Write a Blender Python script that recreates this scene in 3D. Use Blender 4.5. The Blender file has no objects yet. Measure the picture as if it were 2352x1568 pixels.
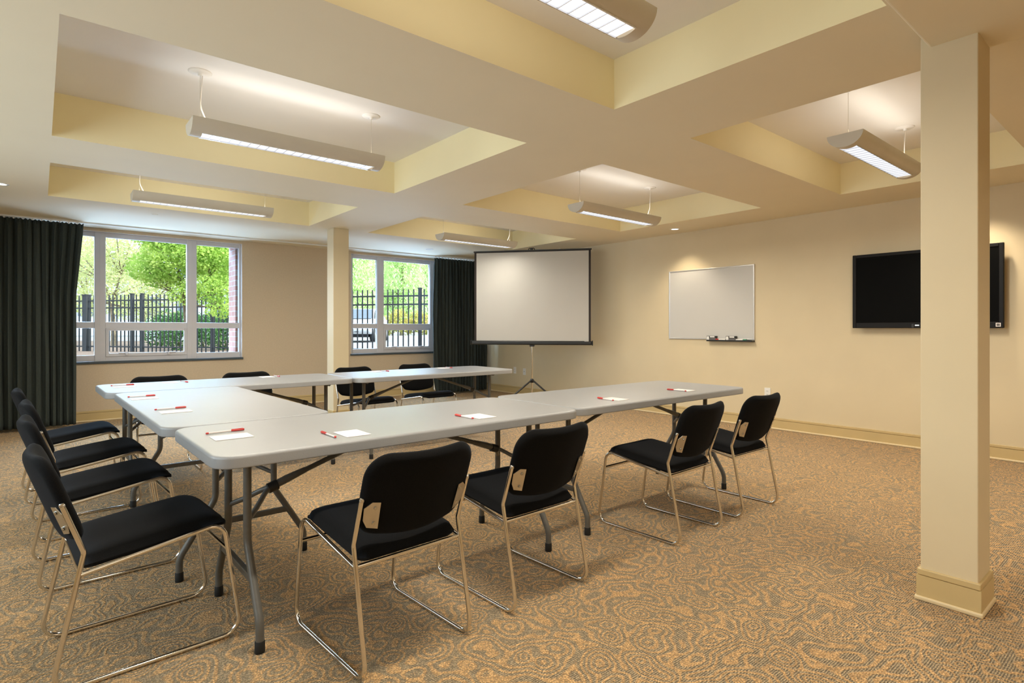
import bpy, bmesh, math, random
from mathutils import Vector, Matrix

random.seed(7)
PI = math.pi
scene = bpy.context.scene
C = scene.collection

# ------------------------------------------------------------------ camera
CAM_H = 1.166
YAW = 0.877893434            # direction of view, measured from +X towards +Y
FPX = 1307.167
cam_d = bpy.data.cameras.new('camera')
cam = bpy.data.objects.new('camera', cam_d)
C.objects.link(cam)
cam.location = (0, 0, CAM_H)
cam.rotation_euler = (PI / 2, 0, YAW - PI / 2)
cam_d.sensor_width = 36.0
cam_d.lens = 36.0 * FPX / 2352
cam_d.shift_y = -(784 - 754.657) / 2352
cam_d.clip_start = 0.05
cam_d.clip_end = 500
scene.camera = cam

# ------------------------------------------------------------------ view
vs = scene.view_settings
vs.view_transform = 'Standard'
vs.look = 'None'
vs.gamma = 1
vs.use_curve_mapping = False
vs.exposure = 0.92

# ------------------------------------------------------------------ materials
def new_mat(name):
    m = bpy.data.materials.new(name)
    m.use_nodes = True
    nt = m.node_tree
    return m, nt, nt.nodes['Principled BSDF']

def node(nt, kind, **kw):
    n = nt.nodes.new(kind)
    for k, v in kw.items():
        setattr(n, k, v)
    return n

def srgb(r, g, b):
    f = lambda c: (c / 255 / 12.92) if c / 255 <= 0.04045 else ((c / 255 + 0.055) / 1.055) ** 2.4
    return (f(r), f(g), f(b), 1)

def plain(name, col, rough=0.5, metal=0.0, var=0.06, scale=8.0, bump=0.0, bscale=200.0, coat=0.0, spec=0.5, sheen=0.0):
    """procedural paint / plastic / metal: a slight noise in colour, roughness and surface"""
    m, nt, b = new_mat(name)
    tc = node(nt, 'ShaderNodeTexCoord')
    nz = node(nt, 'ShaderNodeTexNoise')
    nz.inputs['Scale'].default_value = scale
    nz.inputs['Detail'].default_value = 4
    nt.links.new(tc.outputs['Object'], nz.inputs['Vector'])
    rp = node(nt, 'ShaderNodeValToRGB')
    c = col
    rp.color_ramp.elements[0].color = (c[0] * (1 - var), c[1] * (1 - var), c[2] * (1 - var), 1)
    rp.color_ramp.elements[1].color = (min(1, c[0] * (1 + var)), min(1, c[1] * (1 + var)), min(1, c[2] * (1 + var)), 1)
    rp.color_ramp.elements[0].position = 0.3
    rp.color_ramp.elements[1].position = 0.7
    nt.links.new(nz.outputs['Fac'], rp.inputs['Fac'])
    nt.links.new(rp.outputs['Color'], b.inputs['Base Color'])
    b.inputs['Roughness'].default_value = rough
    b.inputs['Metallic'].default_value = metal
    b.inputs['Specular IOR Level'].default_value = spec
    b.inputs['Coat Weight'].default_value = coat
    b.inputs['Sheen Weight'].default_value = sheen
    if bump:
        n2 = node(nt, 'ShaderNodeTexNoise')
        n2.inputs['Scale'].default_value = bscale
        n2.inputs['Detail'].default_value = 3
        nt.links.new(tc.outputs['Object'], n2.inputs['Vector'])
        bp = node(nt, 'ShaderNodeBump')
        bp.inputs['Strength'].default_value = bump
        bp.inputs['Distance'].default_value = 0.002
        nt.links.new(n2.outputs['Fac'], bp.inputs['Height'])
        nt.links.new(bp.outputs['Normal'], b.inputs['Normal'])
    return m

def emit(name, col, strength):
    m = bpy.data.materials.new(name)
    m.use_nodes = True
    nt = m.node_tree
    nt.nodes.remove(nt.nodes['Principled BSDF'])
    e = node(nt, 'ShaderNodeEmission')
    e.inputs['Color'].default_value = col
    e.inputs['Strength'].default_value = strength
    nt.links.new(e.outputs[0], nt.nodes['Material Output'].inputs['Surface'])
    return m

M = {}
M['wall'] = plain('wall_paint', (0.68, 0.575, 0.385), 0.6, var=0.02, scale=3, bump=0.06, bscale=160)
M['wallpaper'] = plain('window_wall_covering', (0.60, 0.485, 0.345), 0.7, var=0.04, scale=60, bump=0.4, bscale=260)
M['soffit'] = plain('soffit_paint', (0.83, 0.745, 0.565), 0.7, var=0.015, scale=2, bump=0.1, bscale=200)
M['yellow'] = plain('recess_side_paint', (0.92, 0.82, 0.53), 0.6, var=0.02, scale=2)
M['white_ceiling'] = plain('recess_top_paint', (0.86, 0.83, 0.805), 0.7, var=0.015, scale=2)
M['base'] = plain('baseboard_paint', (0.58, 0.44, 0.215), 0.4, var=0.03, scale=4)
M['base_light'] = plain('shoe_moulding_paint', (0.72, 0.58, 0.35), 0.4, var=0.02)
M['table'] = plain('grey_white_plastic', (0.305, 0.31, 0.32), 0.34, var=0.02, scale=6, bump=0.25, bscale=500)
M['gunmetal'] = plain('grey_powder_coat', (0.13, 0.126, 0.115), 0.45, metal=0.2, var=0.08, scale=40)
M['black'] = plain('black_plastic', (0.012, 0.012, 0.012), 0.45, var=0.1)
M['rubber'] = plain('black_rubber', (0.007, 0.007, 0.007), 0.7, var=0.1)
M['chrome'] = plain('chrome', (0.80, 0.76, 0.70), 0.13, metal=1.0, var=0.02)
M['steel'] = plain('brushed_steel', (0.62, 0.59, 0.54), 0.3, metal=1.0, var=0.04, scale=30)
M['screw'] = plain('screw_steel', (0.5, 0.5, 0.48), 0.25, metal=1.0)
M['winframe'] = plain('white_vinyl', (0.62, 0.61, 0.65), 0.35, var=0.02)
M['jamb'] = plain('white_jamb', (0.80, 0.80, 0.82), 0.5, var=0.02)
M['sill'] = plain('slate_blue_sill', (0.055, 0.075, 0.092), 0.4, var=0.1, scale=20)
M['white'] = plain('white_plastic', (0.80, 0.79, 0.76), 0.35, var=0.02)
M['fixture'] = plain('fixture_enamel', (0.63, 0.58, 0.50), 0.4, var=0.02)
M['cord'] = plain('white_cord', (0.86, 0.80, 0.74), 0.5, var=0.02)
M['wire'] = plain('steel_wire', (0.55, 0.5, 0.42), 0.4, metal=0.6)
M['alu'] = plain('aluminium', (0.72, 0.70, 0.68), 0.32, metal=0.85, var=0.03)
M['board'] = plain('whiteboard_enamel', (0.58, 0.57, 0.55), 0.25, var=0.01, scale=3)
M['screen_fabric'] = plain('matte_screen', (0.545, 0.53, 0.505), 0.8, var=0.01, scale=3)
M['screen_border'] = plain('black_border', (0.03, 0.022, 0.02), 0.8, var=0.1)
M['tv_bezel'] = plain('gloss_black_bezel', (0.007, 0.006, 0.006), 0.5, var=0.1, spec=0.2)
M['tv_screen'] = plain('tv_panel', (0.003, 0.003, 0.003), 0.6, var=0.05, spec=0.05)
M['paper'] = plain('paper', (0.86, 0.81, 0.79), 0.7, var=0.01)
M['red'] = plain('red_plastic', (0.56, 0.03, 0.025), 0.3, var=0.05)
M['barrel'] = plain('clear_white_barrel', (0.78, 0.68, 0.66), 0.25, var=0.03)
M['green'] = plain('green_plastic', (0.02, 0.22, 0.11), 0.35)
M['grey'] = plain('grey_felt', (0.16, 0.15, 0.15), 0.9)
M['lens'] = emit('fixture_lens', (0.93, 0.95, 1.0, 1), 0.62)
M['lens_near'] = emit('fixture_lens_glow', (0.97, 0.98, 1.0, 1), 0.68)
M['louver'] = plain('louver_aluminium', (0.75, 0.75, 0.77), 0.25, metal=0.7)
M['downlight'] = emit('downlight_lens', (1.0, 0.93, 0.82, 1), 2.2)
M['fence'] = plain('fence_paint', (0.048, 0.052, 0.058), 0.7, var=0.1, spec=0.2)
M['bark'] = plain('bark', (0.20, 0.16, 0.11), 0.9, var=0.35, scale=14, bump=0.8, bscale=40)
M['asphalt'] = plain('asphalt', (0.24, 0.24, 0.25), 0.9, var=0.1, scale=6, bump=0.4, bscale=80)
M['mulch'] = plain('mulch', (0.16, 0.11, 0.085), 0.95, var=0.5, scale=30, bump=0.8, bscale=60)
M['curb'] = plain('kerb_concrete', (0.55, 0.53, 0.50), 0.9, var=0.1)
M['building'] = plain('pale_siding', (0.55, 0.58, 0.63), 0.8, var=0.04)
M['car'] = plain('white_car_paint', (0.55, 0.56, 0.58), 0.25, var=0.01, coat=0.6)
M['car_glass'] = plain('tinted_glass', (0.10, 0.13, 0.17), 0.08, var=0.05)
M['tyre'] = plain('tyre', (0.03, 0.03, 0.032), 0.8)
M['pebble'] = plain('gravel_slope', (0.36, 0.33, 0.25), 0.95, var=0.3, scale=9)


def fabric(name, col, tint):
    """woven upholstery: fine thread bump, soft sheen"""
    m, nt, b = new_mat(name)
    tc = node(nt, 'ShaderNodeTexCoord')
    nz = node(nt, 'ShaderNodeTexNoise'); nz.inputs['Scale'].default_value = 420; nz.inputs['Detail'].default_value = 3
    nt.links.new(tc.outputs['Object'], nz.inputs['Vector'])
    rp = node(nt, 'ShaderNodeValToRGB')
    rp.color_ramp.elements[0].color = (*[c * 0.6 for c in col], 1); rp.color_ramp.elements[0].position = 0.35
    rp.color_ramp.elements[1].color = (*[c * 1.5 for c in col], 1); rp.color_ramp.elements[1].position = 0.7
    nt.links.new(nz.outputs['Fac'], rp.inputs['Fac'])
    nt.links.new(rp.outputs['Color'], b.inputs['Base Color'])
    b.inputs['Roughness'].default_value = 0.95
    b.inputs['Specular IOR Level'].default_value = 0.15
    b.inputs['Sheen Weight'].default_value = 0.05
    b.inputs['Sheen Tint'].default_value = (*tint, 1)
    bp = node(nt, 'ShaderNodeBump'); bp.inputs['Strength'].default_value = 0.5; bp.inputs['Distance'].default_value = 0.001
    nt.links.new(nz.outputs['Fac'], bp.inputs['Height'])
    nt.links.new(bp.outputs['Normal'], b.inputs['Normal'])
    return m

M['upholstery'] = fabric('black_upholstery', (0.004, 0.0038, 0.0038), (0.4, 0.5, 0.7))
M['curtain'] = fabric('charcoal_green_drape', (0.050, 0.060, 0.055), (0.4, 0.5, 0.6))


def carpet_mat():
    """loop pile: orange contour swirls over grey-brown ribbed ground"""
    m, nt, b = new_mat('swirl_carpet')
    L = nt.links.new
    tc = node(nt, 'ShaderNodeTexCoord')
    # warp
    nw = node(nt, 'ShaderNodeTexNoise'); nw.inputs['Scale'].default_value = 4.0; nw.inputs['Detail'].default_value = 1
    L(tc.outputs['Object'], nw.inputs['Vector'])
    sub = node(nt, 'ShaderNodeVectorMath', operation='SUBTRACT'); L(nw.outputs['Color'], sub.inputs[0]); sub.inputs[1].default_value = (.5, .5, .5)
    scl = node(nt, 'ShaderNodeVectorMath', operation='SCALE'); L(sub.outputs[0], scl.inputs[0]); scl.inputs['Scale'].default_value = 0.10
    add = node(nt, 'ShaderNodeVectorMath', operation='ADD'); L(tc.outputs['Object'], add.inputs[0]); L(scl.outputs[0], add.inputs[1])
    # smooth cells give nested eyes
    vo = node(nt, 'ShaderNodeTexVoronoi', feature='SMOOTH_F1'); vo.inputs['Scale'].default_value = 8.4
    vo.inputs['Smoothness'].default_value = 0.55; vo.inputs['Randomness'].default_value = 0.95
    L(add.outputs[0], vo.inputs['Vector'])
    mul = node(nt, 'ShaderNodeMath', operation='MULTIPLY'); L(vo.outputs['Distance'], mul.inputs[0]); mul.inputs[1].default_value = 44.0
    sn = node(nt, 'ShaderNodeMath', operation='COSINE'); L(mul.outputs[0], sn.inputs[0])
    # tufts
    tv = node(nt, 'ShaderNodeTexVoronoi'); tv.inputs['Scale'].default_value = 150; L(tc.outputs['Object'], tv.inputs['Vector'])
    tn = node(nt, 'ShaderNodeTexNoise'); tn.inputs['Scale'].default_value = 170; tn.inputs['Detail'].default_value = 2; L(tc.outputs['Object'], tn.inputs['Vector'])
    tm = node(nt, 'ShaderNodeMath', operation='SUBTRACT'); L(tn.outputs['Fac'], tm.inputs[0]); tm.inputs[1].default_value = 0.5
    tm2 = node(nt, 'ShaderNodeMath', operation='MULTIPLY'); L(tm.outputs[0], tm2.inputs[0]); tm2.inputs[1].default_value = 2.3
    sm = node(nt, 'ShaderNodeMath', operation='ADD'); L(sn.outputs[0], sm.inputs[0]); L(tm2.outputs[0], sm.inputs[1])
    ring = node(nt, 'ShaderNodeMapRange'); ring.inputs['From Min'].default_value = -0.30; ring.inputs['From Max'].default_value = 0.60
    L(sm.outputs[0], ring.inputs['Value'])
    # tuft colours
    rc = node(nt, 'ShaderNodeValToRGB')
    rc.color_ramp.elements[0].color = (0.490, 0.279, 0.109, 1); rc.color_ramp.elements[0].position = 0.28
    rc.color_ramp.elements[1].color = (0.979, 0.605, 0.265, 1); rc.color_ramp.elements[1].position = 0.72
    L(tn.outputs['Fac'], rc.inputs['Fac'])
    # ribbed ground
    wv = node(nt, 'ShaderNodeTexWave', wave_type='BANDS', bands_direction='Y'); wv.inputs['Scale'].default_value = 40
    wv.inputs['Distortion'].default_value = 1.2; wv.inputs['Detail'].default_value = 1; wv.inputs['Detail Scale'].default_value = 2
    L(tc.outputs['Object'], wv.inputs['Vector'])
    mx0 = node(nt, 'ShaderNodeMath', operation='MULTIPLY'); L(wv.outputs['Fac'], mx0.inputs[0]); L(tn.outputs['Fac'], mx0.inputs[1])
    gr = node(nt, 'ShaderNodeValToRGB')
    gr.color_ramp.elements[0].color = (0.205, 0.150, 0.086, 1); gr.color_ramp.elements[0].position = 0.03
    gr.color_ramp.elements[1].color = (0.600, 0.445, 0.255, 1); gr.color_ramp.elements[1].position = 0.42
    L(mx0.outputs[0], gr.inputs['Fac'])
    mix = node(nt, 'ShaderNodeMix', data_type='RGBA'); L(ring.outputs[0], mix.inputs['Factor'])
    L(gr.outputs['Color'], mix.inputs[6]); L(rc.outputs['Color'], mix.inputs[7])
    # dark gaps between the loops
    gp_ = node(nt, 'ShaderNodeMapRange'); gp_.inputs['From Min'].default_value = 0.25; gp_.inputs['From Max'].default_value = 0.62
    gp_.inputs['To Min'].default_value = 1.18; gp_.inputs['To Max'].default_value = 0.6
    L(tv.outputs['Distance'], gp_.inputs['Value'])
    dk = node(nt, 'ShaderNodeVectorMath', operation='SCALE'); L(mix.outputs[2], dk.inputs[0]); L(gp_.outputs[0], dk.inputs['Scale'])
    L(dk.outputs[0], b.inputs['Base Color'])
    b.inputs['Roughness'].default_value = 0.95
    b.inputs['Specular IOR Level'].default_value = 0.2
    b.inputs['Sheen Weight'].default_value = 0.15
    # pile height
    h1 = node(nt, 'ShaderNodeMath', operation='MULTIPLY'); L(ring.outputs[0], h1.inputs[0]); h1.inputs[1].default_value = 0.6
    h2 = node(nt, 'ShaderNodeMath', operation='SUBTRACT'); L(h1.outputs[0], h2.inputs[0]); L(tv.outputs['Distance'], h2.inputs[1])
    h3 = node(nt, 'ShaderNodeMath', operation='ADD'); L(h2.outputs[0], h3.inputs[0]); L(mx0.outputs[0], h3.inputs[1])
    bp = node(nt, 'ShaderNodeBump'); bp.inputs['Strength'].default_value = 0.85; bp.inputs['Distance'].default_value = 0.007
    L(h3.outputs[0], bp.inputs['Height']); L(bp.outputs['Normal'], b.inputs['Normal'])
    return m
M['carpet'] = carpet_mat()


def brick_mat():
    m, nt, b = new_mat('red_brick')
    tc = node(nt, 'ShaderNodeTexCoord')
    mp = node(nt, 'ShaderNodeMapping'); mp.inputs['Rotation'].default_value = (0, PI / 2, PI / 2)
    nt.links.new(tc.outputs['Object'], mp.inputs['Vector'])
    br = node(nt, 'ShaderNodeTexBrick')
    br.inputs['Color1'].default_value = (0.24, 0.092, 0.058, 1); br.inputs['Color2'].default_value = (0.29, 0.125, 0.082, 1)
    br.inputs['Mortar'].default_value = (0.27, 0.24, 0.225, 1)
    br.inputs['Scale'].default_value = 1.0
    br.inputs['Brick Width'].default_value = 0.21; br.inputs['Row Height'].default_value = 0.075
    br.inputs['Mortar Size'].default_value = 0.006
    sw = node(nt, 'ShaderNodeSeparateXYZ'); cb = node(nt, 'ShaderNodeCombineXYZ')
    nt.links.new(tc.outputs['Object'], sw.inputs[0])
    sm = node(nt, 'ShaderNodeMath', operation='ADD')
    nt.links.new(sw.outputs['X'], sm.inputs[0]); nt.links.new(sw.outputs['Y'], sm.inputs[1])
    nt.links.new(sm.outputs[0], cb.inputs['X']); nt.links.new(sw.outputs['Z'], cb.inputs['Y'])
    nt.links.new(cb.outputs[0], br.inputs['Vector'])
    nt.links.new(br.outputs['Color'], b.inputs['Base Color'])
    b.inputs['Roughness'].default_value = 0.9
    return m
M['brick'] = brick_mat()


def glass_mat():
    m = bpy.data.materials.new('window_glass'); m.use_nodes = True
    nt = m.node_tree
    nt.nodes.remove(nt.nodes['Principled BSDF'])
    tr = node(nt, 'ShaderNodeBsdfTransparent'); tr.inputs['Color'].default_value = (0.93, 0.96, 0.95, 1)
    gl = node(nt, 'ShaderNodeBsdfGlossy'); gl.inputs['Roughness'].default_value = 0.02
    fr = node(nt, 'ShaderNodeFresnel'); fr.inputs['IOR'].default_value = 1.16
    mx = node(nt, 'ShaderNodeMixShader')
    nt.links.new(fr.outputs[0], mx.inputs[0]); nt.links.new(tr.outputs[0], mx.inputs[1]); nt.links.new(gl.outputs[0], mx.inputs[2])
    nt.links.new(mx.outputs[0], nt.nodes['Material Output'].inputs['Surface'])
    return m
M['glass'] = glass_mat()


def leaf_mat(name, c1, c2, trans=0.5):
    m = bpy.data.materials.new(name); m.use_nodes = True
    nt = m.node_tree
    nt.nodes.remove(nt.nodes['Principled BSDF'])
    tc = node(nt, 'ShaderNodeTexCoord')
    nz = node(nt, 'ShaderNodeTexNoise'); nz.inputs['Scale'].default_value = 3.2; nz.inputs['Detail'].default_value = 4
    nt.links.new(tc.outputs['Object'], nz.inputs['Vector'])
    rp = node(nt, 'ShaderNodeValToRGB')
    rp.color_ramp.elements[0].color = (*c1, 1); rp.color_ramp.elements[0].position = 0.35
    rp.color_ramp.elements[1].color = (*c2, 1); rp.color_ramp.elements[1].position = 0.65
    nt.links.new(nz.outputs['Fac'], rp.inputs['Fac'])
    df = node(nt, 'ShaderNodeBsdfDiffuse'); tl = node(nt, 'ShaderNodeBsdfTranslucent')
    nt.links.new(rp.outputs[0], df.inputs[0]); nt.links.new(rp.outputs[0], tl.inputs[0])
    mx = node(nt, 'ShaderNodeMixShader'); mx.inputs[0].default_value = trans
    nt.links.new(df.outputs[0], mx.inputs[1]); nt.links.new(tl.outputs[0], mx.inputs[2])
    nt.links.new(mx.outputs[0], nt.nodes['Material Output'].inputs['Surface'])
    return m
M['maple'] = leaf_mat('maple_leaves', (0.33, 0.54, 0.11), (0.66, 0.82, 0.24))
M['birch'] = leaf_mat('birch_leaves', (0.48, 0.54, 0.24), (0.76, 0.78, 0.44))
M['willow'] = leaf_mat('willow_leaves', (0.50, 0.68, 0.30), (0.80, 0.90, 0.54))
M['hedge'] = leaf_mat('hedge_leaves', (0.05, 0.15, 0.05), (0.16, 0.30, 0.11), 0.3)
M['shrub'] = leaf_mat('shrub_leaves', (0.36, 0.42, 0.10), (0.70, 0.55, 0.22), 0.4)

# ------------------------------------------------------------------ mesh building
class MB:
    def __init__(s):
        s.v = []; s.f = []; s.sm = []; s.mi = []
        s.cur = 0
    def add(s, verts, faces, smooth=False, mat=None):
        o = len(s.v)
        if mat is not None:
            verts = [mat @ Vector(p) for p in verts]
        s.v += [tuple(p) for p in verts]
        for f in faces:
            s.f.append([i + o for i in f]); s.sm.append(smooth); s.mi.append(s.cur)
        return s
    def box(s, a, b, mat=None):
        (x0, y0, z0), (x1, y1, z1) = a, b
        V = [(x0, y0, z0), (x1, y0, z0), (x1, y1, z0), (x0, y1, z0), (x0, y0, z1), (x1, y0, z1), (x1, y1, z1), (x0, y1, z1)]
        F = [(3, 2, 1, 0), (4, 5, 6, 7), (0, 1, 5, 4), (1, 2, 6, 5), (2, 3, 7, 6), (3, 0, 4, 7)]
        return s.add(V, F, False, mat)
    def bbox(s, a, b, r=0.004, seg=2, mat=None):
        """box with bevelled edges"""
        bm = bmesh.new()
        bmesh.ops.create_cube(bm, size=1)
        c = [(a[i] + b[i]) / 2 for i in range(3)]; d = [abs(b[i] - a[i]) for i in range(3)]
        for v in bm.verts:
            v.co = Vector([c[i] + v.co[i] * d[i] for i in range(3)])
        r = min(r, min(d) * 0.49)
        bmesh.ops.bevel(bm, geom=list(bm.edges), offset=r, segments=seg, profile=0.5, affect='EDGES')
        bm.verts.index_update()
        s.add([v.co.copy() for v in bm.verts], [[v.index for v in f.verts] for f in bm.faces], False, mat)
        bm.free()
        return s
    def tube(s, pts, r, seg=10, caps=True, mat=None, radii=None):
        pts = [Vector(p) for p in pts]
        n = len(pts)
        T = []
        for i in range(n):
            a = pts[max(0, i - 1)]; b = pts[min(n - 1, i + 1)]
            T.append((b - a).normalized())
        ref = Vector((0, 0, 1)) if abs(T[0].z) < 0.9 else Vector((1, 0, 0))
        U = T[0].cross(ref).normalized()
        V = []; 
        for i in range(n):
            U = (U - T[i] * U.dot(T[i]))
            U = U.normalized() if U.length > 1e-6 else T[i].orthogonal().normalized()
            W = T[i].cross(U)
            rr = radii[i] if radii else r
            # widen mitred corners
            if 0 < i < n - 1:
                ca = (pts[i] - pts[i - 1]).normalized().dot((pts[i + 1] - pts[i]).normalized())
            for k in range(seg):
                an = 2 * PI * k / seg
                V.append(pts[i] + U * math.cos(an) * rr + W * math.sin(an) * rr)
        F = []
        for i in range(n - 1):
            for k in range(seg):
                k2 = (k + 1) % seg
                F.append((i * seg + k, i * seg + k2, (i + 1) * seg + k2, (i + 1) * seg + k))
        s.add(V, F, True, mat)
        if caps:
            s.add(V[:seg], [tuple(range(seg))], False, mat)
            s.add(V[-seg:], [tuple(range(seg - 1, -1, -1))], False, mat)
        return s
    def lathe(s, prof, seg=24, mat=None, smooth=True):
        V = []; F = []
        n = len(prof)
        for i in range(seg):
            an = 2 * PI * i / seg
            for r, z in prof:
                V.append((r * math.cos(an), r * math.sin(an), z))
        for i in range(seg):
            j = (i + 1) % seg
            for k in range(n - 1):
                F.append((i * n + k, j * n + k, j * n + k + 1, i * n + k + 1))
        return s.add(V, F, smooth, mat)
    def prism(s, poly, z0, z1, mat=None):
        n = len(poly)
        V = [(x, y, z0) for x, y in poly] + [(x, y, z1) for x, y in poly]
        F = [tuple(range(n - 1, -1, -1)), tuple(range(n, 2 * n))]
        F += [(i, (i + 1) % n, n + (i + 1) % n, n + i) for i in range(n)]
        return s.add(V, F, False, mat)
    def loft(s, rings, close=True, smooth=True, mat=None, cap=True):
        n = len(rings[0]); V = [p for r in rings for p in r]; F = []
        for i in range(len(rings) - 1):
            for k in range(n if close else n - 1):
                k2 = (k + 1) % n
                F.append((i * n + k, i * n + k2, (i + 1) * n + k2, (i + 1) * n + k))
        s.add(V, F, smooth, mat)
        if cap:
            s.add(rings[0], [tuple(range(n - 1, -1, -1))], smooth, mat)
            s.add(rings[-1], [tuple(range(n))], smooth, mat)
        return s
    def build(s, name, mats, parent=None, loc=(0, 0, 0), rz=0.0, weld=False):
        me = bpy.data.meshes.new(name)
        me.from_pydata(s.v, [], s.f)
        mats = mats if isinstance(mats, (list, tuple)) else [mats]
        for m in mats:
            me.materials.append(M[m] if isinstance(m, str) else m)
        for p, sm, mi in zip(me.polygons, s.sm, s.mi):
            p.use_smooth = sm; p.material_index = mi
        if weld:
            bm = bmesh.new(); bm.from_mesh(me)
            bmesh.ops.remove_doubles(bm, verts=bm.verts, dist=1e-5)
            bmesh.ops.recalc_face_normals(bm, faces=bm.faces)
            bm.to_mesh(me); bm.free()
        me.update()
        o = bpy.data.objects.new(name, me)
        C.objects.link(o)
        o.location = loc
        o.rotation_euler = (0, 0, rz)
        if parent is not None:
            o.parent = parent
        return o


def fillet(pts, rad, n=6):
    """round the inner corners of a polyline; rad is a number or one per inner corner"""
    pts = [Vector(p) for p in pts]
    out = [pts[0]]
    for i in range(1, len(pts) - 1):
        r = rad[i - 1] if isinstance(rad, (list, tuple)) else rad
        a = (pts[i - 1] - pts[i]); b = (pts[i + 1] - pts[i])
        la, lb = a.length, b.length
        a.normalize(); b.normalize()
        ang = a.angle(b)
        d = min(r / math.tan(ang / 2), la * 0.49, lb * 0.49)
        r2 = d * math.tan(ang / 2)
        cen = pts[i] + (a + b).normalized() * (r2 / math.sin(ang / 2))
        p0 = pts[i] + a * d; p1 = pts[i] + b * d
        v0 = p0 - cen; v1 = p1 - cen
        tot = v0.angle(v1)
        for k in range(n + 1):
            t = k / n
            v = (v0 * math.sin((1 - t) * tot) + v1 * math.sin(t * tot)) / math.sin(tot)
            out.append(cen + v)
    out.append(pts[-1])
    return out


def rrect(hw, hd, r, n=6):
    """outline of a rounded rectangle, counterclockwise"""
    out = []
    for cx, cy, a0 in ((hw - r, hd - r, 0), (-hw + r, hd - r, PI / 2), (-hw + r, -hd + r, PI), (hw - r, -hd + r, 1.5 * PI)):
        for k in range(n + 1):
            an = a0 + PI / 2 * k / n
            out.append((cx + r * math.cos(an), cy + r * math.sin(an)))
    return out


def tag(o, label=None, cat=None, group=None, kind=None):
    if label: o['label'] = label
    if cat: o['category'] = cat
    if group: o['group'] = group
    if kind: o['kind'] = kind
    return o

def thing(name, label, cat, loc=(0, 0, 0), rz=0.0, group=None):
    o = bpy.data.objects.new(name, None)
    o.empty_display_size = 0.1
    C.objects.link(o)
    o.location = loc; o.rotation_euler = (0, 0, rz)
    return tag(o, label, cat, group)

def struct(mb, name, mats, parent=None, **kw):
    o = mb.build(name, mats, parent, **kw)
    if parent is None:
        o['kind'] = 'structure'
    return o

def dup(o, label, loc, rz, group=None):
    """a copy of a thing with copies of its parts and their sub-parts"""
    r = o.copy(); C.objects.link(r)
    r.location = loc; r.rotation_euler = (0, 0, rz)
    r['label'] = label
    if group: r['group'] = group
    for ch in list(o.children):
        c = ch.copy(); C.objects.link(c); c.parent = r
        for g in list(ch.children):
            d = g.copy(); C.objects.link(d); d.parent = c
    return r

def at(px, d, z=0.0):
    """ground point seen in direction px (2352 px wide frame) at depth d, used once for laying out the plan"""
    k = (px - 1176) / FPX
    return Vector((d * (math.cos(YAW) + k * math.sin(YAW)), d * (math.sin(YAW) - k * math.cos(YAW)), z))

# ================================================================== ROOM
CEIL = 2.44
X0, XR = -1.9, 6.575          # left and right wall
Y0, YW = -3.4, 8.885          # wall behind the camera and window wall
REC = 2.73                    # height of the white recess tops
DROP = 2.366                  # lower ceiling near the camera
DROP_X, DROP_Y = 3.13, 0.735

mb = MB(); mb.box((X0, Y0, -0.12), (XR, YW, 0.0))
struct(mb, 'floor', 'carpet')

# --- ceiling with six rectangular recesses
CX = [(0.062, 2.571), (3.349, 5.853)]
CY = [(0.783, 2.167), (2.940, 4.831), (5.623, 7.036)]
xs = [X0, CX[0][0], CX[0][1], CX[1][0], CX[1][1], XR]
ys = [Y0, CY[0][0], CY[0][1], CY[1][0], CY[1][1], CY[2][0], CY[2][1], YW]
mb = MB()
for i in range(5):
    for j in range(7):
        if i in (1, 3) and j in (1, 3, 5):
            continue
        mb.add([(xs[i], ys[j], CEIL), (xs[i + 1], ys[j], CEIL), (xs[i + 1], ys[j + 1], CEIL), (xs[i], ys[j + 1], CEIL)], [(3, 2, 1, 0)])
# upper deck closes the void
mb.box((X0 - .1, Y0 - .1, REC + .04), (XR + .1, YW + .1, REC + .16))
ceil_o = struct(mb, 'ceiling', 'soffit')
for ix, (xa, xb) in enumerate(CX):
    for iy, (ya, yb) in enumerate(CY):
        m1 = MB()
        m1.cur = 0
        m1.add([(xa, ya, CEIL), (xb, ya, CEIL), (xb, ya, REC), (xa, ya, REC)], [(0, 1, 2, 3)])
        m1.add([(xa, yb, CEIL), (xb, yb, CEIL), (xb, yb, REC), (xa, yb, REC)], [(3, 2, 1, 0)])
        m1.add([(xa, ya, CEIL), (xa, yb, CEIL), (xa, yb, REC), (xa, ya, REC)], [(3, 2, 1, 0)])
        m1.add([(xb, ya, CEIL), (xb, yb, CEIL), (xb, yb, REC), (xb, ya, REC)], [(0, 1, 2, 3)])
        m1.cur = 1
        m1.add([(xa, ya, REC), (xb, ya, REC), (xb, yb, REC), (xa, yb, REC)], [(3, 2, 1, 0)])
        m1.build('ceiling_recess', ['yellow', 'white_ceiling'], ceil_o)
# lowered part beside the near column
mb = MB(); mb.bbox((X0, Y0, DROP), (DROP_X, DROP_Y, CEIL + 0.01), 0.012, 3)
struct(mb, 'trim_1', 'soffit')

# --- plain walls
mb = MB(); mb.box((XR, Y0 - .15, 0), (XR + .15, YW + .5, REC + .1)); struct(mb, 'wall_right', 'wall')
LW = (0.9, 6.3, 0.80, 2.34)   # glazed opening added to the unseen left wall for fill light
mb = MB()
mb.box((X0 - .15, Y0 - .15, 0), (X0, LW[0], REC + .1)); mb.box((X0 - .15, LW[1], 0), (X0, YW + .5, REC + .1))
mb.box((X0 - .15, LW[0], 0), (X0, LW[1], LW[2])); mb.box((X0 - .15, LW[0], LW[3]), (X0, LW[1], REC + .1))
struct(mb, 'wall_left', 'wall')
mb = MB(); mb.box((X0, Y0 - .15, 0), (XR, Y0, REC + .1)); struct(mb, 'wall_back', 'wall')

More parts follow.
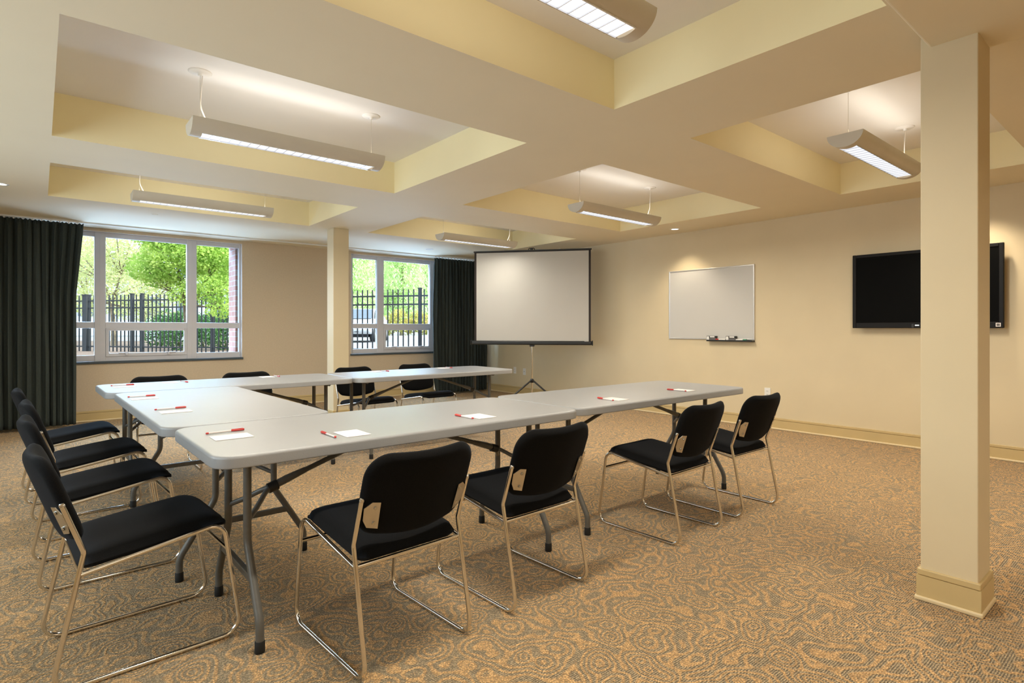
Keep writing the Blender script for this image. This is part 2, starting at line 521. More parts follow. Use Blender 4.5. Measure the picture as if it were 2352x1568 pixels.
# --- window wall with two openings
W1 = (-0.03, 2.269); W2 = (3.937, 6.14)
ZS, ZH = 0.745, 2.40

def pierced(mb, x0, x1, y0, y1, z0, z1, holes):
    """wall along X pierced by rectangular holes (xa, xb, za, zb)"""
    x = x0
    for xa, xb, za, zb in holes:
        mb.box((x, y0, z0), (xa, y1, z1))
        mb.box((xa, y0, z0), (xb, y1, za))
        mb.box((xa, y0, zb), (xb, y1, z1))
        x = xb
    mb.box((x, y0, z0), (x1, y1, z1))
mb = MB(); pierced(mb, X0, XR, YW, YW + .12, 0, REC + .1, [(W1[0], W1[1], ZS, ZH), (W2[0], W2[1], ZS, ZH)])
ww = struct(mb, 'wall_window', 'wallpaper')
mb = MB(); pierced(mb, X0 - 2, XR + 4, YW + .12, YW + .50, -0.2, 3.6, [(W1[0] + .03, W1[1] - .06, ZS + .02, ZH - .0), (W2[0] + .05, W2[1] - .05, ZS + .02, ZH)])
mb.build('brick_facing', 'brick', ww)

# --- windows
def window(n, xa, xb, mull, op):
    """frame with mullions (list of x ranges), a transom and an opening hopper sash in the bay op"""
    m = MB()
    ya, yb = YW + .045, YW + .115
    fw = 0.052
    m.bbox((xa, ya, ZS), (xa + fw, yb, ZH), .006)
    m.bbox((xb - fw + .02, ya, ZS), (xb - .004, yb, ZH), .006)
    ed = [xa + fw] + [v for ab in mull for v in ab] + [xb - fw + .02]
    for i in range(0, len(ed), 2):
        m.bbox((ed[i] - .003, ya + .002, ZH - .062), (ed[i + 1] + .003, yb - .002, ZH - .001), .005)
        m.bbox((ed[i] - .003, ya + .002, ZS + .001), (ed[i + 1] + .003, yb - .002, ZS + .085), .005)
    for a, b in mull:
        m.bbox((a, ya - .006, ZS), (b, yb, ZH), .006)
        m.box(((a + b) / 2 - .0015, ya - .008, ZS), ((a + b) / 2 + .0015, ya, ZH))
    edges = [xa + fw] + [v for ab in mull for v in ab] + [xb - fw + .02]
    for i in range(0, len(edges), 2):
        m.bbox((edges[i] - .004, ya + .004, 1.172), (edges[i + 1] + .004, yb, 1.252), .006)
    w = struct(m, 'window_%d' % n, 'winframe')
    # panes
    for i in range(0, len(edges), 2):
        for za, zb in ((ZS + .08, 1.178), (1.248, ZH - .058)):
            MB().box((edges[i] - .01, ya + .034, za), (edges[i + 1] + .01, ya + .038, zb)).build('pane', 'glass', w)
    # hopper sash and its latches
    a, b = edges[2 * op], edges[2 * op + 1]
    s = MB()
    za, zb = ZS + .062, 1.176
    s.bbox((a, ya - .012, za), (a + .035, ya + .03, zb), .005)
    s.bbox((b - .035, ya - .012, za), (b, ya + .03, zb), .005)
    s.bbox((a + .033, ya - .011, za + .001), (b - .033, ya + .029, za + .045), .004)
    s.bbox((a + .033, ya - .011, zb - .035), (b - .033, ya + .029, zb - .001), .004)
    sash = s.build('opening_sash', 'winframe', w)
    for lx in (a + .19, b - .19):
        l = MB()
        l.bbox((lx - .055, ya - .024, za + .034), (lx + .055, ya - .010, za + .052), .004)
        l.bbox((lx + (.02 if lx < (a + b) / 2 else -.045), ya - .034, za + .012), (lx + (.045 if lx < (a + b) / 2 else -.02), ya - .012, za + .04), .004)
        l.build('latch', 'winframe', sash)
    # white painted reveal and slate coloured stool
    j = MB()
    j.box((xb - .004, YW - .001, ZS), (xb, YW + .12, ZH)); j.box((xa, YW - .001, ZS), (xa + .004, YW + .12, ZH))
    j.box((xa, YW - .001, ZH - .004), (xb, YW + .12, ZH))
    j.build('jamb_lining', 'jamb', w)
    MB().bbox((xa - .012, YW - .025, ZS - .022), (xb + .012, YW + .05, ZS + .008), .004).build('sill_board', 'sill', w)
    return w
def side_window():  # unseen window, added so that soft light enters from the left
    m = MB(); ya, yb, za, zb = LW
    for y in (ya, ya + 1.32, ya + 2.64, ya + 3.96, yb - .06):
        m.bbox((X0 - .11, y, za), (X0 - .05, y + .06, zb), .006)
    m.bbox((X0 - .11, ya, za), (X0 - .05, yb, za + .06), .006); m.bbox((X0 - .11, ya, zb - .06), (X0 - .05, yb, zb), .006)
    w = struct(m, 'window_3', 'winframe')
    MB().box((X0 - .085, ya, za), (X0 - .081, yb, zb)).build('pane', 'glass', w)
side_window()
window(1, W1[0], W1[1], [(0.535, 0.652), (1.568, 1.689)], 1)
window(2, W2[0], W2[1], [(4.425, 4.550), (5.47, 5.585)], 1)

# --- baseboards: board, cap bead and shoe moulding
def baseboard(name, pts, h=0.135):
    m = MB()
    (xa, ya), (xb, yb) = pts
    d = Vector((xb - xa, yb - ya, 0)); L = d.length; d.normalize()
    nrm = Vector((-d.y, d.x, 0))          # towards the room
    mt = Matrix(((d.x, nrm.x, 0, xa), (d.y, nrm.y, 0, ya), (0, 0, 1, 0), (0, 0, 0, 1)))
    m.cur = 0
    m.box((0, 0, 0), (L, .014, h - .028), mt)
    m.bbox((0, 0, h - .026), (L, .011, h), .004, 2, mt)
    m.cur = 1
    m.bbox((0, .010, 0), (L, .028, .02), .007, 2, mt)
    return struct(m, name, ['base', 'base_light'])
baseboard('baseboard_right', [(XR, Y0), (XR, YW)])
baseboard('baseboard_window', [(XR, YW), (X0, YW)])
baseboard('baseboard_left', [(X0, YW), (X0, Y0)])
baseboard('baseboard_back', [(X0, Y0), (XR, Y0)])

# --- columns
def column(name, xa, xb, ya, yb, top, label):
    t = thing(name, label, 'column', ((xa + xb) / 2, (ya + yb) / 2, 0))
    t['kind'] = 'structure'
    hx, hy = (xb - xa) / 2, (yb - ya) / 2
    MB().bbox((-hx, -hy, 0), (hx, hy, top), .004, 2).build('shaft', 'wall', t)
    m = MB(); h = .135
    m.cur = 0
    m.box((-hx - .012, -hy - .012, .012), (hx + .012, hy + .012, h - .028))
    m.bbox((-hx - .010, -hy - .010, h - .027), (hx + .010, hy + .010, h), .004)
    m.cur = 1
    m.bbox((-hx - .019, -hy - .019, 0), (hx + .019, hy + .019, .02), .006)
    m.build('base_moulding', ['base', 'base_light'], t)
    return t
column('column', 2.925, 3.128, 0.567, 0.764, DROP + .05, 'square beige painted column in the foreground at right with a stepped base')
column('column', 2.850, 3.053, 6.955, 7.160, CEIL, 'square beige painted column standing behind the far tables near the window wall')

# ================================================================== CEILING FITTINGS
def area_light(name, loc, sx, sy, power, col, down=True, spread=PI, rot=None):
    l = bpy.data.lights.new(name, 'AREA'); l.shape = 'RECTANGLE'; l.size = sx; l.size_y = sy
    l.energy = power; l.color = col; l.spread = spread
    o = bpy.data.objects.new(name, l); C.objects.link(o)
    o.location = loc
    o.rotation_euler = rot if rot else ((0, 0, 0) if down else (PI, 0, 0))
    return o

LAMP = (1.0, 0.92, 0.77)
P_UP, P_DOWN = 0.75, 19.5

def pendant(label, x, y, z, cord_right, lens='lens', down=1.0, top=REC):
    """linear pendant: half-round enamelled trough along X; z is the height of its lens"""
    z -= .010
    t = thing('pendant_light', label, 'ceiling light', (x, y, z), 0, 'linear pendant lights in the ceiling recesses')
    L = 1.235; hw = 0.108; H = 0.088
    # trough: half ellipse, flat open top, long slot for the louvre at the bottom
    slot = 0.052
    zy = lambda y_: H * (1 - math.sqrt(max(0.0, 1 - (y_ / hw) ** 2)))
    cs = [math.cos(PI * k / 28) * hw for k in range(29)]
    ys_ = sorted([c for c in cs if abs(abs(c) - slot) > .004] + [-slot, slot])
    prof = [(y_, zy(y_)) for y_ in ys_]
    left = [p for p in prof if p[0] <= -slot + 1e-6]; right = [p for p in prof if p[0] >= slot - 1e-6]
    mid = [p for p in prof if -slot - 1e-6 <= p[0] <= slot + 1e-6]
    hl = L / 2; ls = 0.56
    m = MB()
    def strip(side, xa, xb, flip=False):
        V = []; F = []
        for (yy, zz) in side:
            V += [(xa, yy, zz), (xb, yy, zz)]
        for q in range(len(side) - 1):
            f = (2 * q, 2 * q + 1, 2 * q + 3, 2 * q + 2)
            F.append(tuple(reversed(f)) if flip else f)
        m.add(V, F, True)
    strip(left, -hl, hl); strip(right, -hl, hl)
    strip([(p[0] * .95, p[1] + .003) for p in left], -hl, hl, True); strip([(p[0] * .95, p[1] + .003) for p in right], -hl, hl, True)
    strip(mid, -hl, -ls); strip(mid, ls, hl)
    m.build('housing', 'fixture', t, weld=True)
    zb = zy(slot)
    for sx in (-1, 1):
        e = MB()
        pl = [(sx * hl, yy, zz) for yy, zz in prof]
        pl2 = [(sx * (hl + .004), yy, zz) for yy, zz in prof]
        e.loft([pl, pl2], smooth=False)
        e.build('end_cap', 'fixture', t)
    # glowing lens with louvre blades
    lz = zb + .004
    le = MB(); le.box((-ls, -slot, lz), (ls, slot, lz + .003))
    lo = le.build('lens', lens, t)
    bl = MB()
    for k in range(1, 20):
        xx = -ls + 2 * ls * k / 20
        bl.box((xx - .0012, -slot, zb - .002), (xx + .0012, slot, lz))
    bl.box((-ls, -slot - .002, zb - .003), (ls, -slot + .003, lz)); bl.box((-ls, slot - .003, zb - .003), (ls, slot + .002, lz))
    bl.build('louver', 'louver', t)
    # hangers
    topz = top - z
    for sx in (-1, 1):
        cx_ = sx * (hl - .055)
        MB().lathe([(0, topz - .022), (.012, topz - .022), (.012, topz - .008), (.058, topz - .007), (.066, topz - .001), (.066, topz)], 20, Matrix.Translation((cx_, 0, 0))).build('canopy', 'white_ceiling', t)
        w = MB(); w.tube([(cx_, 0, H - .01), (cx_, 0, topz - .02)], .0011, 6)
        w.tube([(cx_, 0, H - .01), (cx_, 0, H + .035)], .0035, 8)
        w.build('hanger_wire', 'wire', t)
    cx_ = (1 if cord_right else -1) * (hl - .055); dx = -.055 if cord_right else .055
    c = MB()
    c.tube(fillet([(cx_ + .012, 0, topz - .02), (cx_ + .004, 0.004, topz * .62), (cx_ + .002, .004, topz * .47), (cx_ + dx * .9, .01, H - .012)], .12, 6), .0042, 8)
    c.build('power_cord', 'cord', t)
    # lamps: indirect light up into the recess, louvred light down
    for sy in (-1, 1):
        area_light('uplight', (x, y + sy * .055, z + H + .03), 1.15, .10, P_UP, LAMP, rot=(PI + sy * math.radians(70), 0, 0))
    area_light('downlight_tube', (x, y, z - .012), 1.1, .08, P_DOWN * down, LAMP, down=True, spread=math.radians(172))
    return t

pendant('long half-round pendant light in the large left recess', 1.316, 3.886, 2.345, False)
pendant('far-left pendant light in the recess nearest the big window', 1.28, 6.325, 2.358, False)
pendant('nearest pendant light, cut by the top edge of the photo', 1.26, 1.474, 2.358, False, 'lens_near')
pendant('pendant light partly hidden behind the foreground column', 4.62, 1.455, 2.35, True)
pendant('pendant light in the recess right of centre, left of the whiteboard', 4.655, 3.885, 2.318, True)
pendant('farthest pendant light, in the recess above the projection screen', 4.645, 6.325, 2.332, True, down=.40)

def downlight(label, x, y, z=CEIL, power=0.0, lens='downlight'):
    t = thing('downlight', label, 'recessed light', (x, y, z))
    MB().lathe([(.044, .002), (.046, -.004), (.062, -.003), (.065, .001)], 28).build('trim_ring', 'white', t)
    MB().lathe([(0, -.001), (.045, -.0005)], 28).build('lens', lens, t)
    if power:
        l = bpy.data.lights.new('downlight_lamp', 'SPOT'); l.energy = power; l.color = (1.0, 0.84, 0.62)
        l.spot_size = math.radians(100); l.spot_blend = 0.7; l.shadow_soft_size = 0.04
        o = bpy.data.objects.new('downlight_lamp', l); C.objects.link(o); o.location = (x, y, z - .02)
    return t
downlight('small round recessed light in the ceiling above the whiteboard', 6.256, 4.272, power=16)
downlight('small round recessed light in the ceiling by the right-hand curtain', 4.804, 7.861, power=3, lens='white')
downlight('small round recessed light showing just over the projection screen top', 6.208, 6.794, power=8)
downlight('small round recessed light at the left edge above the large curtain', -0.267, 6.729, power=6)
downlight('small round recessed light above the television, behind the column', 6.26, 1.25, power=24)
# unseen fill lamps added behind the camera to brighten the room
for k, (lx, ly) in enumerate(((0.2, -0.9), (2.2, -0.9), (4.9, -0.9), (0.2, -2.4), (2.2, -2.4), (4.9, -2.4))):
    area_light('rear_fill', (lx, ly, (DROP if lx < DROP_X else CEIL) - .02), 1.1, .3, 6.0, LAMP, True, math.radians(150))

# concealed sprinkler plate
sp = MB(); sp.lathe([(0, -.006), (.02, -.006), (.032, -.002), (.034, 0)], 20)
tag(sp.build('sprinkler_cover', 'soffit', None, (0.99, 7.43, CEIL)), 'tiny round sprinkler cover on the ceiling left of the far-left pendant', 'sprinkler')

# ================================================================== CURTAINS
def curtain(name, label, x0, x1, yc, z0, z1, folds, seed, pinch):
    """pleated drape along X; pinch(t, z) narrows it"""
    rnd = random.Random(seed)
    n = folds * 12
    ph = [rnd.uniform(-.5, .5) for _ in range(folds + 2)]
    amp = [rnd.uniform(.75, 1.25) for _ in range(folds + 2)]
    zs_ = [z0 + (z1 - z0) * k / 36 for k in range(37)]
    zs_[-1] = z1
    rows = []
    for zi, z in enumerate(zs_):
        row = []
        hf = (z - z0) / (z1 - z0)
        head = max(0.0, (hf - .95) / .05)
        for i in range(n + 1):
            t = i / n
            u = t * folds
            k = int(u)
            a = .032 * amp[min(k, folds)] * (1 - .45 * head)
            w = 2 * PI * (u + .22 * ph[min(k, folds)] * math.sin(2.2 * z + k) * .5)
            yy = a * math.sin(w) + .010 * math.sin(2 * w + z * 1.3 + k) + .006 * math.sin(5.1 * z + 3 * u)
            if hf > .93:
                yy += .012 * math.sin(3 * w) * ((hf - .93) / .07)
            xx = x0 + (x1 - x0) * t + .007 * math.sin(2 * w + 1.1) * (1 - head)
            xx = pinch(xx, t, hf)
            zz = z
            if zi == 36:
                zz = z - .012 * (0.5 - 0.5 * math.cos(2 * w))
            row.append((xx, yc + yy, zz))
        rows.append(row)
    m = MB()
    back = [[(p[0], p[1] + .004, p[2]) for p in r] for r in rows]
    V = [p for r in rows for p in r] + [p for r in back for p in r]
    N = n + 1; R = len(rows); F = []
    for j in range(R - 1):
        for i in range(n):
            F.append((j * N + i, j * N + i + 1, (j + 1) * N + i + 1, (j + 1) * N + i))
            o = R * N
            F.append((o + j * N + i, o + (j + 1) * N + i, o + (j + 1) * N + i + 1, o + j * N + i + 1))
    o = R * N
    for j in range(R - 1):
        F.append((j * N, (j + 1) * N, o + (j + 1) * N, o + j * N))
        F.append((j * N + n, o + j * N + n, o + (j + 1) * N + n, (j + 1) * N + n))
    for i in range(n):
        F.append((i, o + i, o + i + 1, i + 1))
        q = (R - 1) * N
        F.append((q + i, q + i + 1, o + q + i + 1, o + q + i))
    m.add(V, F, True)
    t = thing(name, label, 'curtain', (0, 0, 0))
    m.build('drape', 'curtain', t)
    for k in range(folds):
        xx = x0 + (x1 - x0) * (k + .25) / folds
        MB().box((xx - .006, yc - .004, z1 - .012), (xx + .006, yc + .004, 2.4215)).build('glider_hook', 'white', t)
    return t

def pinchL(x, t, h):
    # right-hand edge hangs in towards the wall side below the heading
    k = max(0.0, (t - .80) / .20)
    d = .075 * min(1, max(0, (1 - h) / .35)) * k
    return x - d
def pinchR(x, t, h):
    k = max(0.0, (.2 - t) / .2)
    d = .03 * math.sin(PI * min(1, max(0, (1 - h)))) * k
    return x - d
curtain('curtain', 'tall dark green-grey pleated curtain at the left edge of the large window', -1.3, 0.405, 8.50, 0.035, 2.418, 21, 3, pinchL)
curtain('curtain', 'dark green-grey pleated curtain in the far corner behind the projection screen', 5.30, 6.43, 8.49, 0.035, 2.405, 17, 8, pinchR)
tr = MB()
tr.bbox((X0, 8.488, 2.422), (2.12, 8.512, CEIL), .003); tr.bbox((2.124, 8.488, 2.422), (XR, 8.512, CEIL), .003)
tag(tr.build('curtain_track', 'white'), 'slim white curtain track fixed along the ceiling in front of the windows', 'curtain track')

# ================================================================== TABLES
TL, TW, TH = 1.775, 0.762, 0.736
def make_table(label):
    t = thing('folding_table', label, 'table', (0, 0, 0), 0, 'folding tables set in a U shape')
    # moulded top: rounded rectangle with softened upper edge and a skirt
    r = 0.085
    rings = []
    th = .043
    for ins, z in ((.003, TH - th), (.0006, TH - th + .001), (.0, TH - th + .003), (0, TH - th + .006), (0, TH - .0105), (.0002, TH - .0085), (.0016, TH - .0042), (.0045, TH - .0013), (.0088, TH - .0002), (.0105, TH), (.016, TH)):
        rings.append([(x, y, z) for x, y in rrect(TL / 2 - ins, TW / 2 - ins, r - ins * .8, 8)])
    m = MB(); m.loft(rings, smooth=True, cap=False)
    n = len(rings[0])
    m.add(rings[-1], [tuple(range(n))], False); m.add(rings[0], [tuple(range(n - 1, -1, -1))], False)
    m.build('tabletop', 'table', t)
    RL = .0152
    for sx in (-1, 1):
        xl = sx * (TL / 2 - .165)
        for sy in (-1, 1):
            p = [(xl, sy * .135, TH - th), (xl, sy * .135, .355), (xl, sy * .288, .105), (xl, sy * .288, .04)]
            l = MB(); l.tube(fillet(p, .10, 6), RL, 12)
            leg = l.build('leg', 'gunmetal', t)
            MB().lathe([(.0, .0), (.0172, .0), (.018, .004), (.0175, .040), (.0158, .043)], 16, Matrix.Translation((xl, sy * .288, 0))).build('foot_cap', 'rubber', leg)
        c = MB(); c.bbox((xl - .011, -.215, .222), (xl + .011, .215, .250), .004); c.build('crossbar', 'gunmetal', t)
        u = MB(); u.tube([(xl, -.21, TH - th - .014), (xl, .21, TH - th - .014)], .014, 10); u.build('hinge_bar', 'gunmetal', t)
        # folding brace: fork from the legs to a locking ring, then one strut up to the underside
        xr = sx * (TL / 2 - .298); xe = sx * .06
        b = MB()
        for sy in (-1, 1):
            b.tube(fillet([(xl, sy * .135, .432), (xl - sx * .05, sy * .08, .462), (xr + sx * .03, sy * .02, .502), (xr, 0, .512)], .06, 5), .0105, 8)
        b.tube([(xr + sx * .02, 0, .506), (xr - sx * .06, 0, .535), (xr - sx * .14, 0, .561)], .0, 8, radii=[.016, .0175, .013])
        b.tube([(xr - sx * .12, 0, .554), (xe, 0, TH - th - .004)], .0115, 8)
        br = b.build('folding_brace', 'gunmetal', t)
        g = MB(); d = Vector((-sx * .2, 0, .062)).normalized(); p0 = Vector((xr + sx * .012, 0, .508))
        g.tube([p0 - d * .004, p0 + d * .036], .0215, 12); g.build('locking_ring', 'black', br)
        k = MB(); k.bbox((min(xe, xe - sx * .05), -.03, TH - th - .016), (max(xe, xe - sx * .05), .03, TH - th), .003); k.build('brace_bracket', 'gunmetal', t)
    return t
T_SPOTS = [
    ('white folding table in front, its near-left corner holding two note cards', 1.330, 2.456, math.radians(0.7)),
    ('white folding table at the right end of the front row', 3.111, 2.492, math.radians(-0.2)),
    ('white folding table joining the front and rear rows, on the left', 0.772, 3.731, PI / 2 + math.radians(1.0)),
    ('white folding table in the rear row under the large window', 1.218, 5.030, math.radians(1.2)),
    ('white folding table in the rear row on the right, near the projection screen', 3.010, 5.015, math.radians(-0.15)),
]
t0 = None
TABLES = []
for lab, x, y, a in T_SPOTS:
    if t0 is None:
        t0 = make_table(lab); t0.location = (x, y, 0); t0.rotation_euler = (0, 0, a); TABLES.append(t0)
    else:
        TABLES.append(dup(t0, lab, (x, y, 0), a))

# ================================================================== CHAIRS
def pillow(hw, hd, r_front, n, top, bot, r_rear=None):
    """grid over a rounded rectangle; top(x, y, e) and bot(x, y, e) give heights, e falls from 1 to 0 at the rim"""
    pts = []
    for j in range(n + 1):
        for i in range(n + 1):
            u = -1 + 2 * i / n; v = -1 + 2 * j / n
            # denser rows near the rim
            u = math.copysign(abs(u) ** .62, u); v = math.copysign(abs(v) ** .62, v)
            t = max(abs(u), abs(v), 1e-9)
            qx, qy = u / t * hw, v / t * hd
            r = r_rear if (r_rear and v < 0) else r_front
            cx_, cy_ = hw - r, hd - r
            ax, ay = abs(qx), abs(qy)
            if ax > cx_ and ay > cy_:
                dx, dy = ax - cx_, ay - cy_
                l = math.hypot(dx, dy)
                ax, ay = cx_ + dx / l * r, cy_ + dy / l * r
            x = math.copysign(ax, qx) * t; y = math.copysign(ay, qy) * t
            e = max(0.0, 1 - t ** 7) ** .42
            pts.append((x, y, e))
    N = n + 1
    V = [(x, y, top(x, y, e)) for x, y, e in pts] + [(x, y, bot(x, y, e)) for x, y, e in pts]
    F = []
    o = N * N
    for j in range(n):
        for i in range(n):
            a, b, c, d = j * N + i, j * N + i + 1, (j + 1) * N + i + 1, (j + 1) * N + i
            F.append((a, b, c, d)); F.append((o + d, o + c, o + b, o + a))
    rim = [i for i in range(N)] + [j * N + n for j in range(1, N)] + [n * N + i for i in range(n - 1, -1, -1)] + [j * N for j in range(n - 1, 0, -1)]
    for k in range(len(rim)):
        a, b = rim[k], rim[(k + 1) % len(rim)]
        F.append((b, a, o + a, o + b))
    return V, F

def make_chair(label):
    t = thing('sled_chair', label, 'chair', (0, 0, 0), 0, 'black sled-base chairs around the tables')
    R = .0082; HX = .219
    for sx in (-1, 1):
        x = sx * HX
        p = [(x, -.255, .607), (x, -.196, .437), (x, -.284, R), (x, .288, R), (x, .226, .4375), (x, -.205, .366)]
        m = MB(); m.tube(fillet(p, [.03, .055, .055, .052], 7), R, 12)
        fr = m.build('side_frame', 'chrome', t)
        MB().lathe([(0, .002), (.0062, .0015), (R + .0004, -.004), (R + .0004, -.010)], 12, Matrix.Translation((x, -.255, .607)) @ Matrix.Rotation(math.radians(19), 4, 'X')).build('end_plug', 'steel', fr)
    for y, z in ((-.204, .3655), (.241, .335)):
        m = MB(); m.tube([(-HX, y, z), (HX, y, z)], R * .96, 10); m.build('crossbar', 'chrome', t)
    # seat: raised waterfall front, gently saddled, sloping to the rear
    hw, hd, yc = .208, .232, .020
    def mid(y):
        s = (y + hd) / (2 * hd)
        return .388 + .054 * s
    def ztop(x, y, e):
        s = (y + hd) / (2 * hd)
        z = mid(y) + .036 * e * (1.0 + .25 * math.sin(PI * min(1, s * .95)))
        z -= .010 * (1 - (x / hw) ** 2) * math.sin(PI * min(1, max(0, s)))
        z -= .030 * max(0, (s - .80) / .20) ** 2
        return z
    def zbot(x, y, e):
        s = (y + hd) / (2 * hd)
        return mid(y) - .020 * e ** .5 - .018 * max(0, (s - .86) / .14) ** 2
    V, F = pillow(hw, hd, .065, 22, ztop, zbot, .035)
    m = MB(); m.add([(x, y + yc, z) for x, y, z in V], F, True)
    m.build('seat', 'upholstery', t)
    # backrest: leaning pad, curved round the sitter, rounder at the top
    tilt = math.radians(19.5)
    hw, hh = .222, .1475
    def warp(x, h, n):
        # lower edge bulges down in the middle and the lower half narrows to fit between the uprights
        nar = 1 - .055 * max(0, -h / hh)
        if h < 0: h -= .022 * (1 - (x / hw) ** 2) * (-h / hh)
        n2 = n - .030 * (1 - (x / hw) ** 2) ** 1.7
        cy, cz = -.2565, .616
        return (x * nar, cy - h * math.sin(tilt) + n2 * math.cos(tilt), cz + h * math.cos(tilt) + n2 * math.sin(tilt))
    V, F = pillow(hw, hh, .088, 22, lambda x, y, e: .012 + .017 * e, lambda x, y, e: .002 - .019 * e, .05)
    m = MB(); m.add([warp(x, h, n) for x, h, n in V], F, True)
    m.build('backrest', 'upholstery', t)
    # chrome bracket plates on the rear with two screws each
    for sx in (-1, 1):
        out = [(.0, -.022), (.014, -.048), (.052, -.048), (.052, .048), (.026, .048), (.0, .024)]
        b = MB()
        ring0 = []; ring1 = []
        for u, h in out:
            xx = sx * (HX - .004 - u); hh_ = h - .066
            ring0.append(warp(xx, hh_, -.0105 - .0085 * (u / .052))); ring1.append(warp(xx, hh_, -.0128 - .0085 * (u / .052)))
        b.loft([ring0, ring1], smooth=False)
        bo = b.build('bracket', 'steel', t)
        for h in (-.028, .028):
            q = MB()
            c0 = Vector(warp(sx * (HX - .004 - .036), h - .066, -.0185)); nrm = Vector((0, -math.cos(tilt), -math.sin(tilt)))
            q.tube([c0, c0 + nrm * .004], .0065, 10); q.build('screw', 'screw', bo)
    return t

D = math.radians
CH = [
    ('black chair nearest the camera in the front row, centre of the photo', 1.020, 2.020, D(3.2)),
    ('second black chair from the left in the front row', 1.692, 2.045, D(2.0)),
    ('third black chair from the left in the front row', 2.836, 2.040, D(2.0)),
    ('black chair at the right end of the front row, nearest the whiteboard wall', 3.532, 2.045, D(-0.6)),
    ('black chair at the left edge, nearest the camera of the left side row', 0.295, 2.548, D(-86.6)),
    ('second black chair of the left side row, behind the nearest one', 0.258, 3.478, D(-87)),
    ('third black chair of the left side row, counted from the camera', 0.248, 4.250, D(-87)),
    ('farthest black chair of the left side row, in front of the curtain', 0.190, 5.142, D(-87)),
    ('black chair behind the rear table under the left part of the large window', 0.805, 5.500, D(180)),
    ('black chair behind the rear table below the wall between the windows', 1.520, 5.490, D(181)),
    ('black chair behind the rear table in front of the far column', 2.618, 5.515, D(184)),
    ('black chair behind the rear table nearest the right-hand curtain', 3.395, 5.575, D(182)),
]
c0 = None
for lab, x, y, a in CH:
    if c0 is None:
        c0 = make_chair(lab); c0.location = (x, y, 0); c0.rotation_euler = (0, 0, a)
    else:
        dup(c0, lab, (x, y, 0), a)

# ================================================================== CARDS AND PENS
def make_card(label):
    m = MB(); m.bbox((-.07, -.0515, 0), (.07, .0515, .0022), .0006, 1)
    o = m.build('note_card', 'paper'); tag(o, label, 'note card', 'white note cards laid out on the tables'); return o
def make_pen(label):
    """lies along +X: tail plug at -X, cap at +X"""
    t = thing('ballpoint_pen', label, 'pen', (0, 0, 0), 0, 'red-capped pens beside the note cards')
    mt = Matrix.Translation((0, 0, .0049)) @ Matrix.Rotation(PI / 2, 4, 'Y')
    MB().lathe([(.0030, -.066), (.0035, -.064), (.0035, .034), (.0027, .036)], 12, mt).build('barrel', 'barrel', t)
    MB().lathe([(0, -.0745), (.0030, -.074), (.0040, -.071), (.0040, -.064), (.0033, -.0635)], 12, mt).build('tail_plug', 'red', t)
    c = MB(); c.lathe([(.0034, .022), (.0041, .024), (.0046, .034), (.0048, .070), (.0042, .0745), (0, .075)], 12, mt)
    c.bbox((.024, -.0016, .0092), (.070, .0016, .0108), .0006, 1)
    c.build('cap', 'red', t)
    return t
zt = TH + .0004
# (card x, y, card turn, pen x, y, pen turn, where)
SET = [
    (.588, 2.449, 0.0, .592, 2.572, D(4.5), 'at the near-left corner of the front table'),
    (.986, 2.214, PI / 2, .894, 2.232, D(90), 'on the front table, in front of the nearest chair'),
    (1.658, 2.248, PI / 2, 1.582, 2.268, D(91), 'on the front table near its joint with the right-hand table'),
    (2.702, 2.270, PI / 2, 2.634, 2.288, D(81), 'at the left end of the right-hand front table'),
    (3.452, 2.295, PI / 2, 3.393, 2.303, D(93), 'at the far right end of the front row'),
    (.543, 3.384, 0.0, .538, 3.503, D(5), 'on the joining table, the nearer of its two'),
    (.496, 4.134, 0.0, .496, 4.258, D(3.5), 'on the joining table, the farther of its two'),
    (.482, 5.068, 0.03, .482, 5.181, D(4), 'at the left end of the rear table'),
    (.800, 5.226, PI / 2, .897, 5.215, D(-80), 'on the rear table before the chair under the window'),
    (1.555, 5.296, PI / 2, 1.643, 5.300, D(-88), 'on the rear table, left of the far column'),
    (2.588, 5.250, PI / 2, 2.683, 5.245, D(-83), 'on the right-hand rear table, right of the far column'),
    (3.372, 5.250, PI / 2, 3.458, 5.250, D(-94), 'at the right end of the rear row'),
]
k0 = p0 = None
for cx_, cy_, ca, px_, py_, pa, where in SET:
    cl = 'white note card ' + where; pl = 'clear pen with red cap ' + where
    zc = zt
    if k0 is None:
        k0 = make_card(cl); k0.location = (cx_, cy_, zc); k0.rotation_euler = (0, 0, ca)
        p0 = make_pen(pl); p0.location = (px_, py_, zt); p0.rotation_euler = (0, 0, pa)
    else:
        dup(k0, cl, (cx_, cy_, zc), ca)
        dup(p0, pl, (px_, py_, zt), pa)

# ================================================================== PROJECTION SCREEN
sa = math.atan2(5.620 - 6.978, 6.150 - 5.058)      # along the screen, left to right
sc = Vector((5.604, 6.299, 0))
t = thing('projection_screen', 'large white tripod projection screen with black border and case', 'projection screen', sc, sa)
